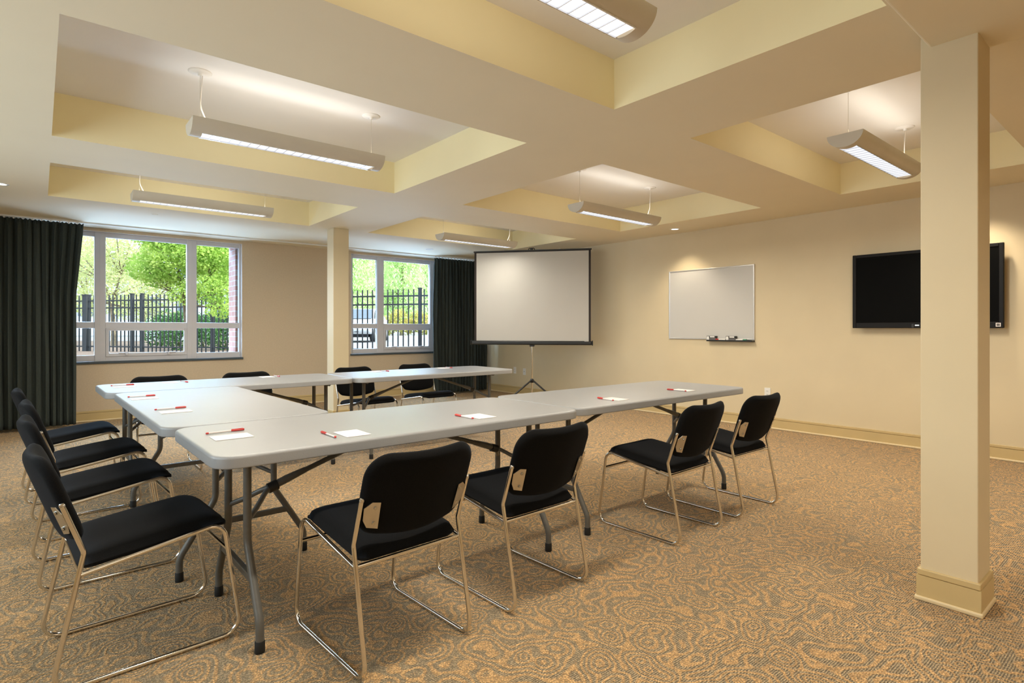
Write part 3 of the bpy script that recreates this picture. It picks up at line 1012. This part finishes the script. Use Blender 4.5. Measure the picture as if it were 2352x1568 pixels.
# local: x along the screen, -y faces the tables
SW = 1.745 / 2
ZB, ZT = 0.985, 2.315
MB().box((-SW + .03, -.001, ZB), (SW - .03, .001, ZT)).build('fabric', 'screen_fabric', t)
m = MB(); m.box((-SW, -.0015, ZB), (-SW + .031, .0012, ZT)); m.box((SW - .031, -.0015, ZB), (SW, .0012, ZT)); m.box((-SW + .03, -.0015, ZT - .012), (SW - .03, .0012, ZT))
m.build('black_border', 'screen_border', t)
m = MB(); m.bbox((-SW - .012, -.011, ZT - .004), (SW + .012, .011, ZT + .018), .004); m.build('top_bar', 'black', t)
for xx in (-.42, .42):
    MB().lathe([(0, 0), (.009, 0), (.009, .008), (0, .012)], 12, Matrix.Translation((xx, 0, ZT + .017))).build('bar_stud', 'white', t)
m = MB(); m.tube(fillet([(-.045, .012, ZT + .020), (-.04, .012, ZT + .045), (.04, .012, ZT + .045), (.045, .012, ZT + .020)], .015, 4), .006, 8)
m.bbox((-.02, .0, ZT - .01), (.02, .03, ZT + .05), .006)
m.build('hook_handle', 'black', t)
m = MB(); m.bbox((-SW - .045, -.032, ZB - .058), (SW + .018, .032, ZB + .002), .018, 4); m.build('case', 'black', t)
m = MB(); m.bbox((-SW - .058, -.036, ZB - .062), (-SW - .044, .036, ZB + .006), .008, 2); m.bbox((SW + .016, -.036, ZB - .064), (SW + .030, .036, ZB + .010), .008, 2); m.build('case_end_cap', 'black', t)
m = MB(); m.bbox((SW - .09, -.037, ZB - .004), (SW - .03, -.030, ZB + .004), .002); m.build('case_label', 'alu', t)
px_ = 0.0
m = MB(); m.tube([(px_, .05, .10), (px_, .05, 1.15)], .0125, 14); m.tube([(px_, .05, 1.1), (px_, .05, ZT + .02)], .0095, 12); m.build('pole', 'chrome', t)
m = MB(); m.bbox((px_ - .03, .0, ZB - .085), (px_ + .035, .075, ZB - .04), .008); m.build('case_clamp', 'black', t)
hub_z = .392
m = MB(); m.lathe([(.014, hub_z - .03), (.026, hub_z - .028), (.028, hub_z + .012), (.018, hub_z + .03), (.014, hub_z + .03)], 16, Matrix.Translation((px_, .05, 0))); m.build('hub', 'black', t)
# three feet spread evenly; first one points to the camera's left
for k in range(3):
    an = YAW + PI / 2 - sa + math.radians(28) + k * 2 * PI / 3
    d = Vector((math.cos(an), math.sin(an), 0))
    a = Vector((px_, .05, hub_z)) + d * .022; b = Vector((px_, .05, .012)) + d * .56
    m = MB()
    m.tube([a, b], .0125, 10)
    lg = m.build('leg', 'black', t)
    MB().tube([b - Vector((0, 0, .011)) - d * .012, b - Vector((0, 0, .011)) + d * .02], .0, 8, radii=[.012, .011]).build('foot_cap', 'rubber', lg)
    MB().tube([Vector((px_, .05, .13)) + d * .012, a.lerp(b, .52)], .006, 8).build('stay', 'black', lg)

# ================================================================== WHITEBOARD
ya, yb, za, zb = 3.376, 4.573, 1.028, 1.938
t = thing('whiteboard', 'white dry-erase board with thin aluminium frame on the right wall', 'whiteboard', (XR, (ya + yb) / 2, za))
hw = (yb - ya) / 2; hh = zb - za
MB().box((-.012, -hw + .008, .008), (0, hw - .008, hh - .008)).build('panel', 'board', t)
m = MB()
for a, b in (((-.018, -hw, 0), (0, -hw + .016, hh)), ((-.018, hw - .016, 0), (0, hw, hh)), ((-.0175, -hw + .0155, .0005), (0, hw - .0155, .016)), ((-.0175, -hw + .0155, hh - .016), (0, hw - .0155, hh - .0005))):
    m.bbox(a, b, .003)
m.build('frame', 'alu', t)
m = MB(); m.bbox((-.075, -hw, -.020), (0, -.0, -.006), .003); m.bbox((-.078, -hw, -.020), (-.070, -.0, .0), .003)
m.build('marker_tray', 'black', t)
ymid = (ya + yb) / 2; ztray = za - .0058
def eraser(label, y):
    t = thing('board_eraser', label, 'eraser', (XR - .038, y, ztray), 0, 'erasers on the whiteboard tray')
    MB().bbox((-.024, -.062, 0), (.024, .062, .028), .004).build('felt', 'grey', t)
    MB().bbox((-.026, -.064, .026), (.026, .064, .054), .006).build('grip', 'black', t)
    m = MB(); m.box((-.0265, .026, .006), (-.0255, .058, .048)); m.box((-.0265, -.050, .034), (-.0255, .014, .050)); m.build('paper_label', 'white', t)
    return t
eraser('left of two black erasers on the whiteboard tray', 3.918)
eraser('right of two black erasers on the whiteboard tray', 3.655)
def marker(label, y0, y1, capmat, cap_at_low):
    t = thing('marker', label, 'marker', (XR - .058, (y0 + y1) / 2, ztray), 0, 'markers on the whiteboard tray')
    L = (y1 - y0) / 2; s = -1 if cap_at_low else 1
    MB().tube([(0, -L, .009), (0, L, .009)], .0085, 12).build('body', 'white', t)
    MB().tube([(0, s * L * .35, .009), (0, s * (L + .001), .009)], .0094, 12).build('cap', capmat, t)
    return t
marker('white marker with green cap lying at the right end of the whiteboard tray', 3.452, 3.585, 'green', True)
marker('white marker with red end lying between the two erasers', 3.725, 3.852, 'red', False)

# ================================================================== TELEVISION
xf = XR - .10                  # front of the set
tya, tyb, tza, tzb = 1.080, 2.282, 1.172, 1.922
t = thing('television', 'black flat television on the right wall behind the foreground column', 'television', (XR, (tya + tyb) / 2, (tza + tzb) / 2))
hw = (tyb - tya) / 2; hh = (tzb - tza) / 2
m = MB()
for a, b in (((-.10, -hw, -hh), (-.06, -hw + .034, hh)), ((-.10, hw - .034, -hh), (-.06, hw, hh)), ((-.0995, -hw + .033, -hh + .0005), (-.0605, hw - .033, -hh + .055)), ((-.0995, -hw + .033, hh - .034), (-.0605, hw - .033, hh - .0005))):
    m.bbox(a, b, .005)
m.build('bezel', 'tv_bezel', t)
MB().box((-.094, -hw + .03, -hh + .05), (-.088, hw - .03, hh - .03)).build('screen', 'tv_screen', t)
MB().bbox((-.088, -hw + .02, -hh + .02), (-.050, hw - .02, hh - .02), .02, 3).build('back_shell', 'black', t)
MB().box((-.052, -.25, -.22), (0.0, .25, .22)).build('wall_mount', 'black', t)
st = MB(); st.box((-.1015, -hw + .020, -hh + .012), (-.1000, -hw + .054, -hh + .046)); sto = st.build('sticker', 'paper', t)
g = MB(); g.box((-.1022, -hw + .026, -hh + .018), (-.1014, -hw + .048, -hh + .040)); g.build('sticker_print', 'grey', sto)
MB().bbox((-.103, .062, -hh + .004), (-.098, .082, -hh + .040), .002).build('sensor_window', 'black', t)
MB().box((-.1012, .020, -hh + .022), (-.1000, .054, -hh + .032)).build('badge', 'alu', t)

# ================================================================== OUTLETS
def outlet(label, y, z, slots=True):
    t = thing('wall_outlet', label, 'outlet', (XR, y, z), 0)
    MB().bbox((-.006, -.036, -.058), (0, .036, .058), .003).build('cover_plate', 'white', t)
    if slots:
        for dz in (-.02, .02):
            m = MB(); m.bbox((-.009, -.017, dz - .015), (-.005, .017, dz + .015), .004); s = m.build('socket', 'white', t)
            q = MB(); q.box((-.0096, -.008, dz - .006), (-.0088, -.0055, dz + .006)); q.box((-.0096, .0055, dz - .006), (-.0088, .008, dz + .006)); q.build('socket_slots', 'black', s)
    else:
        m = MB(); m.lathe([(0, .004), (.006, .004), (.006, 0)], 12, Matrix.Translation((-.006, 0, 0)) @ Matrix.Rotation(-PI / 2, 4, 'Y')); m.build('jack', 'black', t)
    return t
outlet('white wall outlet on the right wall beside the last front-row chair', 3.223, .415)
o = outlet('white blank-faced wall plate left of the screen pole', 7.835, .42, True)
outlet('white wall plate with one dark jack just left of the screen pole', 7.575, .41, False)

# ================================================================== OUTDOORS
GZ = 0.60
def gpoly(name, pts, z, mat, kind='structure', thick=.3):
    m = MB(); m.prism([(p.x, p.y) for p in pts], z - thick, z)
    o = m.build(name, mat); o['kind'] = kind; return o
gpoly('ground', [Vector((-60, 9.6, 0)), Vector((70, 9.6, 0)), Vector((120, 130, 0)), Vector((-120, 130, 0))], GZ - .02, 'asphalt')
gpoly('planting_bed', [Vector((-30, 9.42, 0)), Vector((5.2, 9.42, 0)), at(742, 12.6), at(735, 24), at(-300, 30)], GZ, 'mulch')

# --- iron fence running across the view
FA, FB = at(1030, 11.9), at(60, 14.9)
fd = (FB - FA); FL_ = fd.length; fd.normalize()
fz0, fz1 = GZ - .0, 2.005
fence = thing('iron_fence', 'dark grey iron picket fence outside the windows', 'fence', (FA.x, FA.y, GZ))
def fmat(s):
    return Matrix.Translation(FA + fd * s) @ Matrix.Rotation(math.atan2(fd.y, fd.x), 4, 'Z')
inv = Matrix.Translation(-Vector((FA.x, FA.y, GZ)))
def fpart(mb_, name, parent=fence):
    mb_.v = [tuple(inv @ Vector(v)) for v in mb_.v]
    return mb_.build(name, 'fence', parent)
for zr in (1.865, 1.685, .72):
    m = MB(); m.box((0, -.016, zr - .016), (FL_, .016, zr + .016), fmat(0)); fpart(m, 'rail')
sp_ = .121
npk = int(FL_ / sp_)
posts_px = [965, 487, 327, 304]
def s_of(px):
    # distance along the fence of the point seen in direction px
    best = min(range(0, 2001), key=lambda i: abs((lambda q: (1176 + FPX * (q.x * math.sin(YAW) - q.y * math.cos(YAW)) / (q.x * math.cos(YAW) + q.y * math.sin(YAW))))(FA + fd * (FL_ * i / 2000)) - px))
    return FL_ * best / 2000
posts = [s_of(p) for p in posts_px]
for k in range(npk):
    s = sp_ * (k + .5)
    if any(abs(s - q) < .06 for q in posts):
        continue
    m = MB(); m.box((-.0105, -.0105, fz0), (.0105, .0105, fz1), fmat(s)); fpart(m, 'picket')
for q, w in zip(posts, (.030, .026, .030, .034)):
    m = MB(); m.box((-w, -w, fz0), (w, w, fz1 + .01), fmat(q)); m.box((-w - .008, -w - .008, fz1 + .01), (w + .008, w + .008, fz1 + .03), fmat(q)); fpart(m, 'post')
q = s_of(199)
m = MB(); m.box((-.065, -.065, GZ), (.065, .065, 2.0), fmat(q)); m.box((-.075, -.075, 2.0), (.075, .075, 2.03), fmat(q)); fpart(m, 'gate_post')

# --- trees
def leaves(m, cen, rad, n, size, rnd, droop=0.0):
    for _ in range(n):
        while True:
            p = Vector((rnd.uniform(-1, 1), rnd.uniform(-1, 1), rnd.uniform(-1, 1)))
            if .12 < p.length < 1: break
        p = Vector((p.x * rad[0], p.y * rad[1], p.z * rad[2])) + cen
        s = size * rnd.uniform(.6, 1.35)
        a = Vector((rnd.gauss(0, 1), rnd.gauss(0, 1), rnd.gauss(0, .6))).normalized()
        b = a.orthogonal().normalized()
        b = (b * math.cos(rnd.uniform(0, 6.28)) + a.cross(b) * math.sin(rnd.uniform(0, 6.28))).normalized()
        if droop: 
            a = (a * (1 - droop) + Vector((0, 0, -1)) * droop).normalized(); b = a.orthogonal().normalized()
            b = (b * math.cos(_ * 2.4) + a.cross(b) * math.sin(_ * 2.4)).normalized()
        w = s * (.42 if not droop else .22)
        m.add([p, p + a * s * .5 + b * w, p + a * s, p + a * s * .5 - b * w], [(0, 1, 2, 3)])

def tree(name, label, base, trunk_h, trunk_r, blobs, n, size, mat, seed, droop=0.0, group=None, cat='tree'):
    """blobs: list of (offset from base, radii)"""
    rnd = random.Random(seed)
    t = thing(name, label, cat, base, 0, group)
    w = MB()
    top = Vector((rnd.uniform(-.1, .1), rnd.uniform(-.1, .1), trunk_h))
    w.tube([Vector((0, 0, -.05)), top * .5 + Vector((rnd.uniform(-.04, .04), rnd.uniform(-.04, .04), 0)), top], trunk_r, 8, radii=[trunk_r * 1.25, trunk_r, trunk_r * .75])
    for off, rad in blobs:
        e = Vector(off); mid = top.lerp(e, .5) + Vector((0, 0, -.06))
        w.tube([top * .92, mid, e], trunk_r * .5, 6, radii=[trunk_r * .6, trunk_r * .4, trunk_r * .15])
        for k in range(4):
            d = Vector((rnd.uniform(-1, 1) * rad[0], rnd.uniform(-1, 1) * rad[1], rnd.uniform(-.6, .8) * rad[2])) * .8
            w.tube([mid, mid.lerp(e + d, .6), e + d], trunk_r * .2, 5, radii=[trunk_r * .3, trunk_r * .2, trunk_r * .08])
    w.build('trunk', 'bark', t)
    f = MB()
    tot = sum(r[0] * r[1] * r[2] for _, r in blobs) ** 1.0
    for off, rad in blobs:
        leaves(f, Vector(off), rad, int(n * (rad[0] * rad[1] * rad[2]) / tot), size, rnd, droop)
    f.build('foliage', mat, t)
    return t

# axes of the view for laying out crowns: r = to the right, d = away
vr = Vector((math.sin(YAW), -math.cos(YAW), 0)); vd = Vector((math.cos(YAW), math.sin(YAW), 0))
def off(r, d, z):
    v = vr * r + vd * d; return (v.x, v.y, z)

b = at(424, 11.0, GZ)
tree('maple_tree', 'bright green young maple in leaf outside the large window', b, 1.15, .035,
     [(off(-.15, 0, 1.95), (.62, .6, .55)), (off(-.75, .1, 1.75), (.42, .45, .28)), (off(.35, 0, 2.1), (.6, .55, .5)), (off(.62, 0, 1.35), (.45, .4, .3)),
      (off(.05, -.1, 1.25), (.32, .3, .25)), (off(-.3, 0, 2.55), (.8, .7, .5)), (off(.8, .1, 2.0), (.45, .4, .45)), (off(-.45, 0, 1.5), (.35, .35, .16)), (off(.85, -.1, .95), (.38, .3, .2))],
     26000, .048, 'maple', 11)
b = at(262, 19.0, GZ)
tree('birch_tree', 'pale yellow-green tree behind the fence, left part of the large window', b, 1.5, .07,
     [(off(-.6, 0, 2.9), (1.2, 1.0, .9)), (off(.4, .2, 3.4), (1.1, 1.0, .8)), (off(.2, 0, 2.0), (.9, .8, .6)), (off(-.9, 0, 1.6), (.8, .7, .5)), (off(.8, 0, 1.2), (.7, .6, .5))],
     9000, .07, 'birch', 21, group='pale trees behind the fence')
b = at(330, 26.5, GZ)
tree('birch_tree', 'taller pale tree behind the maple, seen through its left side', b, 1.8, .08,
     [(off(-.2, 0, 3.2), (1.3, 1.2, 1.2)), (off(.9, .2, 2.4), (1.1, 1.0, .9)), (off(-.9, 0, 1.7), (1.0, .9, .6)), (off(.6, 0, 1.2), (1.0, .7, .45))],
     8000, .085, 'birch', 22, group='pale trees behind the fence')
b = at(196, 22.6, GZ)
tree('birch_tree', 'pale green tree at the extreme left of the window, by the curtain', b, 1.6, .08,
     [(off(0, 0, 2.9), (1.0, 1.0, 1.0)), (off(.3, 0, 1.6), (.9, .8, .6)), (off(-.6, 0, 3.9), (1.2, 1, .8))],
     8000, .07, 'birch', 23, group='pale trees behind the fence')
b = at(505, 19, GZ)
tree('maple_tree', 'leafy green tree behind the maple, right part of the large window', b, 1.5, .06,
     [(off(0, 0, 2.6), (.9, .8, .75)), (off(-.5, 0, 1.7), (.7, .6, .4)), (off(.3, 0, 3.3), (1.0, .8, .6))],
     11000, .065, 'maple', 24)
# clipped dark shrubs beyond the fence
for k, (px, d, rr, hh_, lab) in enumerate(((372, 16.8, .55, .62, 'dark green shrub behind the fence, leftmost of the shrubs in the large window'),
                                  (418, 15.2, .52, .70, 'dark green shrub behind the fence just left of the maple trunk'),
                                  (470, 16.8, .55, .66, 'dark green shrub behind the fence just right of the maple trunk'),
                                  (516, 15.2, .52, .72, 'dark green shrub behind the fence beside the brick reveal'))):
    b = at(px, d, GZ)
    tree('shrub', lab, b, .25, .03, [(off(0, 0, .48), (rr, rr, .50 * hh_ / .62)), (off(.15, 0, .78), (rr * .7, rr * .7, .35))], 2600, .055, 'hedge', 30 + k, cat='shrub', group='dark shrubs behind the fence')
# willow-like trees at the far side of the car park, seen in the right-hand window
for k, (px, d, lab) in enumerate(((800, 41, 'hazy light green drooping tree in the right-hand window, leftmost'), (862, 52, 'hazy light green drooping tree in the right-hand window, over the car'),
                                  (922, 45.5, 'hazy light green drooping tree in the right-hand window, right of centre'), (985, 54, 'hazy light green drooping tree in the right-hand window, rightmost'))):
    b = at(px, d, GZ)
    tree('willow_tree', lab, b, 1.6, .14,
         [(off(0, 0, 4.6), (2.0, 1.6, 1.9)), (off(-1.0, .3, 2.7), (1.3, 1.2, 1.5)), (off(.9, -.2, 2.5), (1.3, 1.2, 1.5)), (off(.2, 0, 6.6), (2.0, 1.5, 1.4)), (off(0, -.4, 1.5), (1.4, .9, .9))],
         9000, .25, 'willow', 40 + k, .55, group='drooping trees beyond the car park')
for k, (px, d, lab) in enumerate(((826, 37, 'low yellowish shrub on the bank behind the car'), (900, 35.5, 'low orange-tinged shrub on the bank, middle of the right-hand window'), (948, 38, 'low orange-tinged shrub on the bank behind the corner post'), (990, 36, 'low yellowish shrub on the bank, right edge of the right-hand window'))):
    b = at(px, d, GZ)
    tree('shrub', lab, b, .3, .04, [(off(-.3, 0, .7), (.8, .6, .55)), (off(.4, 0, 1.1), (.8, .6, .7))], 1500, .13, 'shrub', 60 + k, cat='shrub', group='shrubs on the bank beyond the car park')
# kerb
KA, KB = at(700, 33), at(1100, 33)
m = MB(); kd = (KB - KA); kl = kd.length
m.box((0, -.15, 0), (kl, .15, .18), Matrix.Translation((KA.x, KA.y, GZ - .02)) @ Matrix.Rotation(math.atan2(kd.y, kd.x), 4, 'Z'))
tag(m.build('kerb', 'curb'), 'pale concrete kerb along the far side of the car park', 'kerb')
# pale building behind the trees
B0 = at(385, 46)
t = thing('apartment_building', 'pale blue-white building far behind the trees in the large window', 'building', (B0.x, B0.y, GZ), YAW)
MB().box((0, -9, 0), (8, 9, 11)).build('wall', 'building', t)
for k in range(6):
    for j in range(3):
        m = MB(); m.box((-.08, -7.5 + 2.7 * k, 1.6 + 3.2 * j), (.02, -6.3 + 2.7 * k, 3.1 + 3.2 * j)); m.build('window', 'car_glass', t)
m = MB(); m.box((-.4, -9.4, 11), (8.4, 9.4, 11.4)); m.build('roof', 'curb', t)

# --- white car parked beyond the fence
def car():
    b = at(829, 26, GZ)
    ang = YAW + PI + math.radians(2)              # nose direction: towards the camera, turned to its left
    t = thing('car', 'white car parked beyond the fence, seen through the right-hand window', 'car', b, ang)
    # side profile (x along the car, nose at +x), lofted across the width
    body = [(2.05, .34), (2.16, .50), (2.14, .70), (1.95, .82), (1.0, .98), (.55, 1.02), (-1.6, 1.02), (-2.05, .95), (-2.12, .6), (-2.05, .32)]
    rings = []
    for yy, sc_ in ((-.90, .93), (-.88, .985), (-.80, 1.0), (0, 1.03), (.80, 1.0), (.88, .985), (.90, .93)):
        rings.append([(x * sc_, yy, .32 + (z - .32) * (1.0 if abs(yy) < .85 else .96)) for x, z in body])
    m = MB(); m.loft(rings, smooth=True); m.build('body', 'car', t)
    cab = [(.95, .98), (.25, 1.46), (-1.1, 1.50), (-1.85, 1.0)]
    rings = []
    for yy, dz in ((-.80, 0), (-.66, 1), (0, 1.02), (.66, 1), (.80, 0)):
        rings.append([(x, yy, .98 + (z - .98) * (1 if dz else .0) * (dz if dz else 1)) for x, z in cab])
    m = MB(); m.loft(rings, smooth=False); m.build('cabin', 'car', t)
    m = MB(); m.add([(.955, -.70, 1.02), (.955, .70, 1.02), (.31, .60, 1.445), (.31, -.60, 1.445)], [(0, 1, 2, 3)]); m.build('windscreen', 'car_glass', t)
    for sy in (-1, 1):
        m = MB(); m.add([(.70, sy * .80, 1.05), (.22, sy * .69, 1.42), (-1.0, sy * .69, 1.44), (-1.55, sy * .80, 1.06)], [(0, 1, 2, 3)]); m.build('side_window', 'car_glass', t)
        m = MB(); m.bbox((1.90, sy * .62 - .17, .60), (2.09, sy * .62 + .17, .76), .05, 3); h = m.build('headlight', 'alu', t)
        for xx in (1.32, -1.35):
            m = MB(); m.lathe([(.18, -.11), (.31, -.11), (.335, -.07), (.335, .07), (.31, .11), (.18, .11)], 24, Matrix.Translation((xx, sy * .84, .335)) @ Matrix.Rotation(PI / 2, 4, 'X')); w = m.build('wheel', 'tyre', t)
            m = MB(); m.lathe([(0, -.085), (.06, -.09), (.20, -.075), (.205, .075), (.06, .09), (0, .085)], 10, Matrix.Translation((xx, sy * .86, .335)) @ Matrix.Rotation(PI / 2, 4, 'X')); m.build('hub_cap', 'alu', w)
        m = MB(); m.bbox((.62, sy * .94 - .09, 1.0), (.78, sy * .94 + .09, 1.14), .03, 2); m.build('wing_mirror', 'car', t)
    m = MB(); m.bbox((1.98, -.34, .68), (2.165, .34, .75), .02); m.bbox((1.98, -.40, .42), (2.17, .40, .52), .03); m.build('grille', 'tyre', t)
    m = MB(); m.box((-1.9, -.7, .2), (1.8, .7, .36)); m.build('underbody', 'tyre', t)
car()

# ================================================================== DAYLIGHT AND ADDED FILL
world = bpy.data.worlds.new('world'); scene.world = world
world.use_nodes = True
nt = world.node_tree
bg = nt.nodes['Background']
bg.inputs['Color'].default_value = (0.74, 0.87, 1.0, 1)
bg.inputs['Strength'].default_value = 2.1
sun = bpy.data.lights.new('sun', 'SUN'); sun.energy = 3.4; sun.color = (1.0, 0.95, 0.84); sun.angle = math.radians(1.0)
so = bpy.data.objects.new('sun', sun); C.objects.link(so)
so.rotation_euler = (math.radians(46), 0, math.radians(38))
# portals: guide the sky sampling through the window openings
for (xa, xb) in (W1, W2):
    o = area_light('window_portal', ((xa + xb) / 2, YW + .52, (ZS + ZH) / 2), xb - xa, ZH - ZS, 1, (1, 1, 1), rot=(-PI / 2, 0, 0))
    o.data.cycles.is_portal = True
o = area_light('window_portal', (X0 - .16, (LW[0] + LW[1]) / 2, (LW[2] + LW[3]) / 2), LW[3] - LW[2], LW[1] - LW[0], 1, (1, 1, 1), rot=(0, -PI / 2, 0))
o.data.cycles.is_portal = True

# added fill lamps above and below each window, standing in for sky and paving
for (xa, xb) in (W1, W2):
    xm = (xa + xb) / 2
    area_light('sky_fill', (xm, YW + 1.6, 3.05), 2.4, .8, 135, (0.36, 0.60, 1.0), rot=(math.radians(-62), 0, 0), spread=math.radians(125))
    area_light('paving_fill', (xm, YW + .95, GZ + .09), 2.4, .3, 70, (0.45, 0.66, 1.0), rot=(PI + math.radians(35), 0, 0))
area_light('side_fill', (X0 - .5, (LW[0] + LW[1]) / 2, (LW[2] + LW[3]) / 2), 1.5, 5.4, 25, (1.0, .96, .90), rot=(0, -PI / 2, 0))  # added fill lamp shining in through the unseen left window
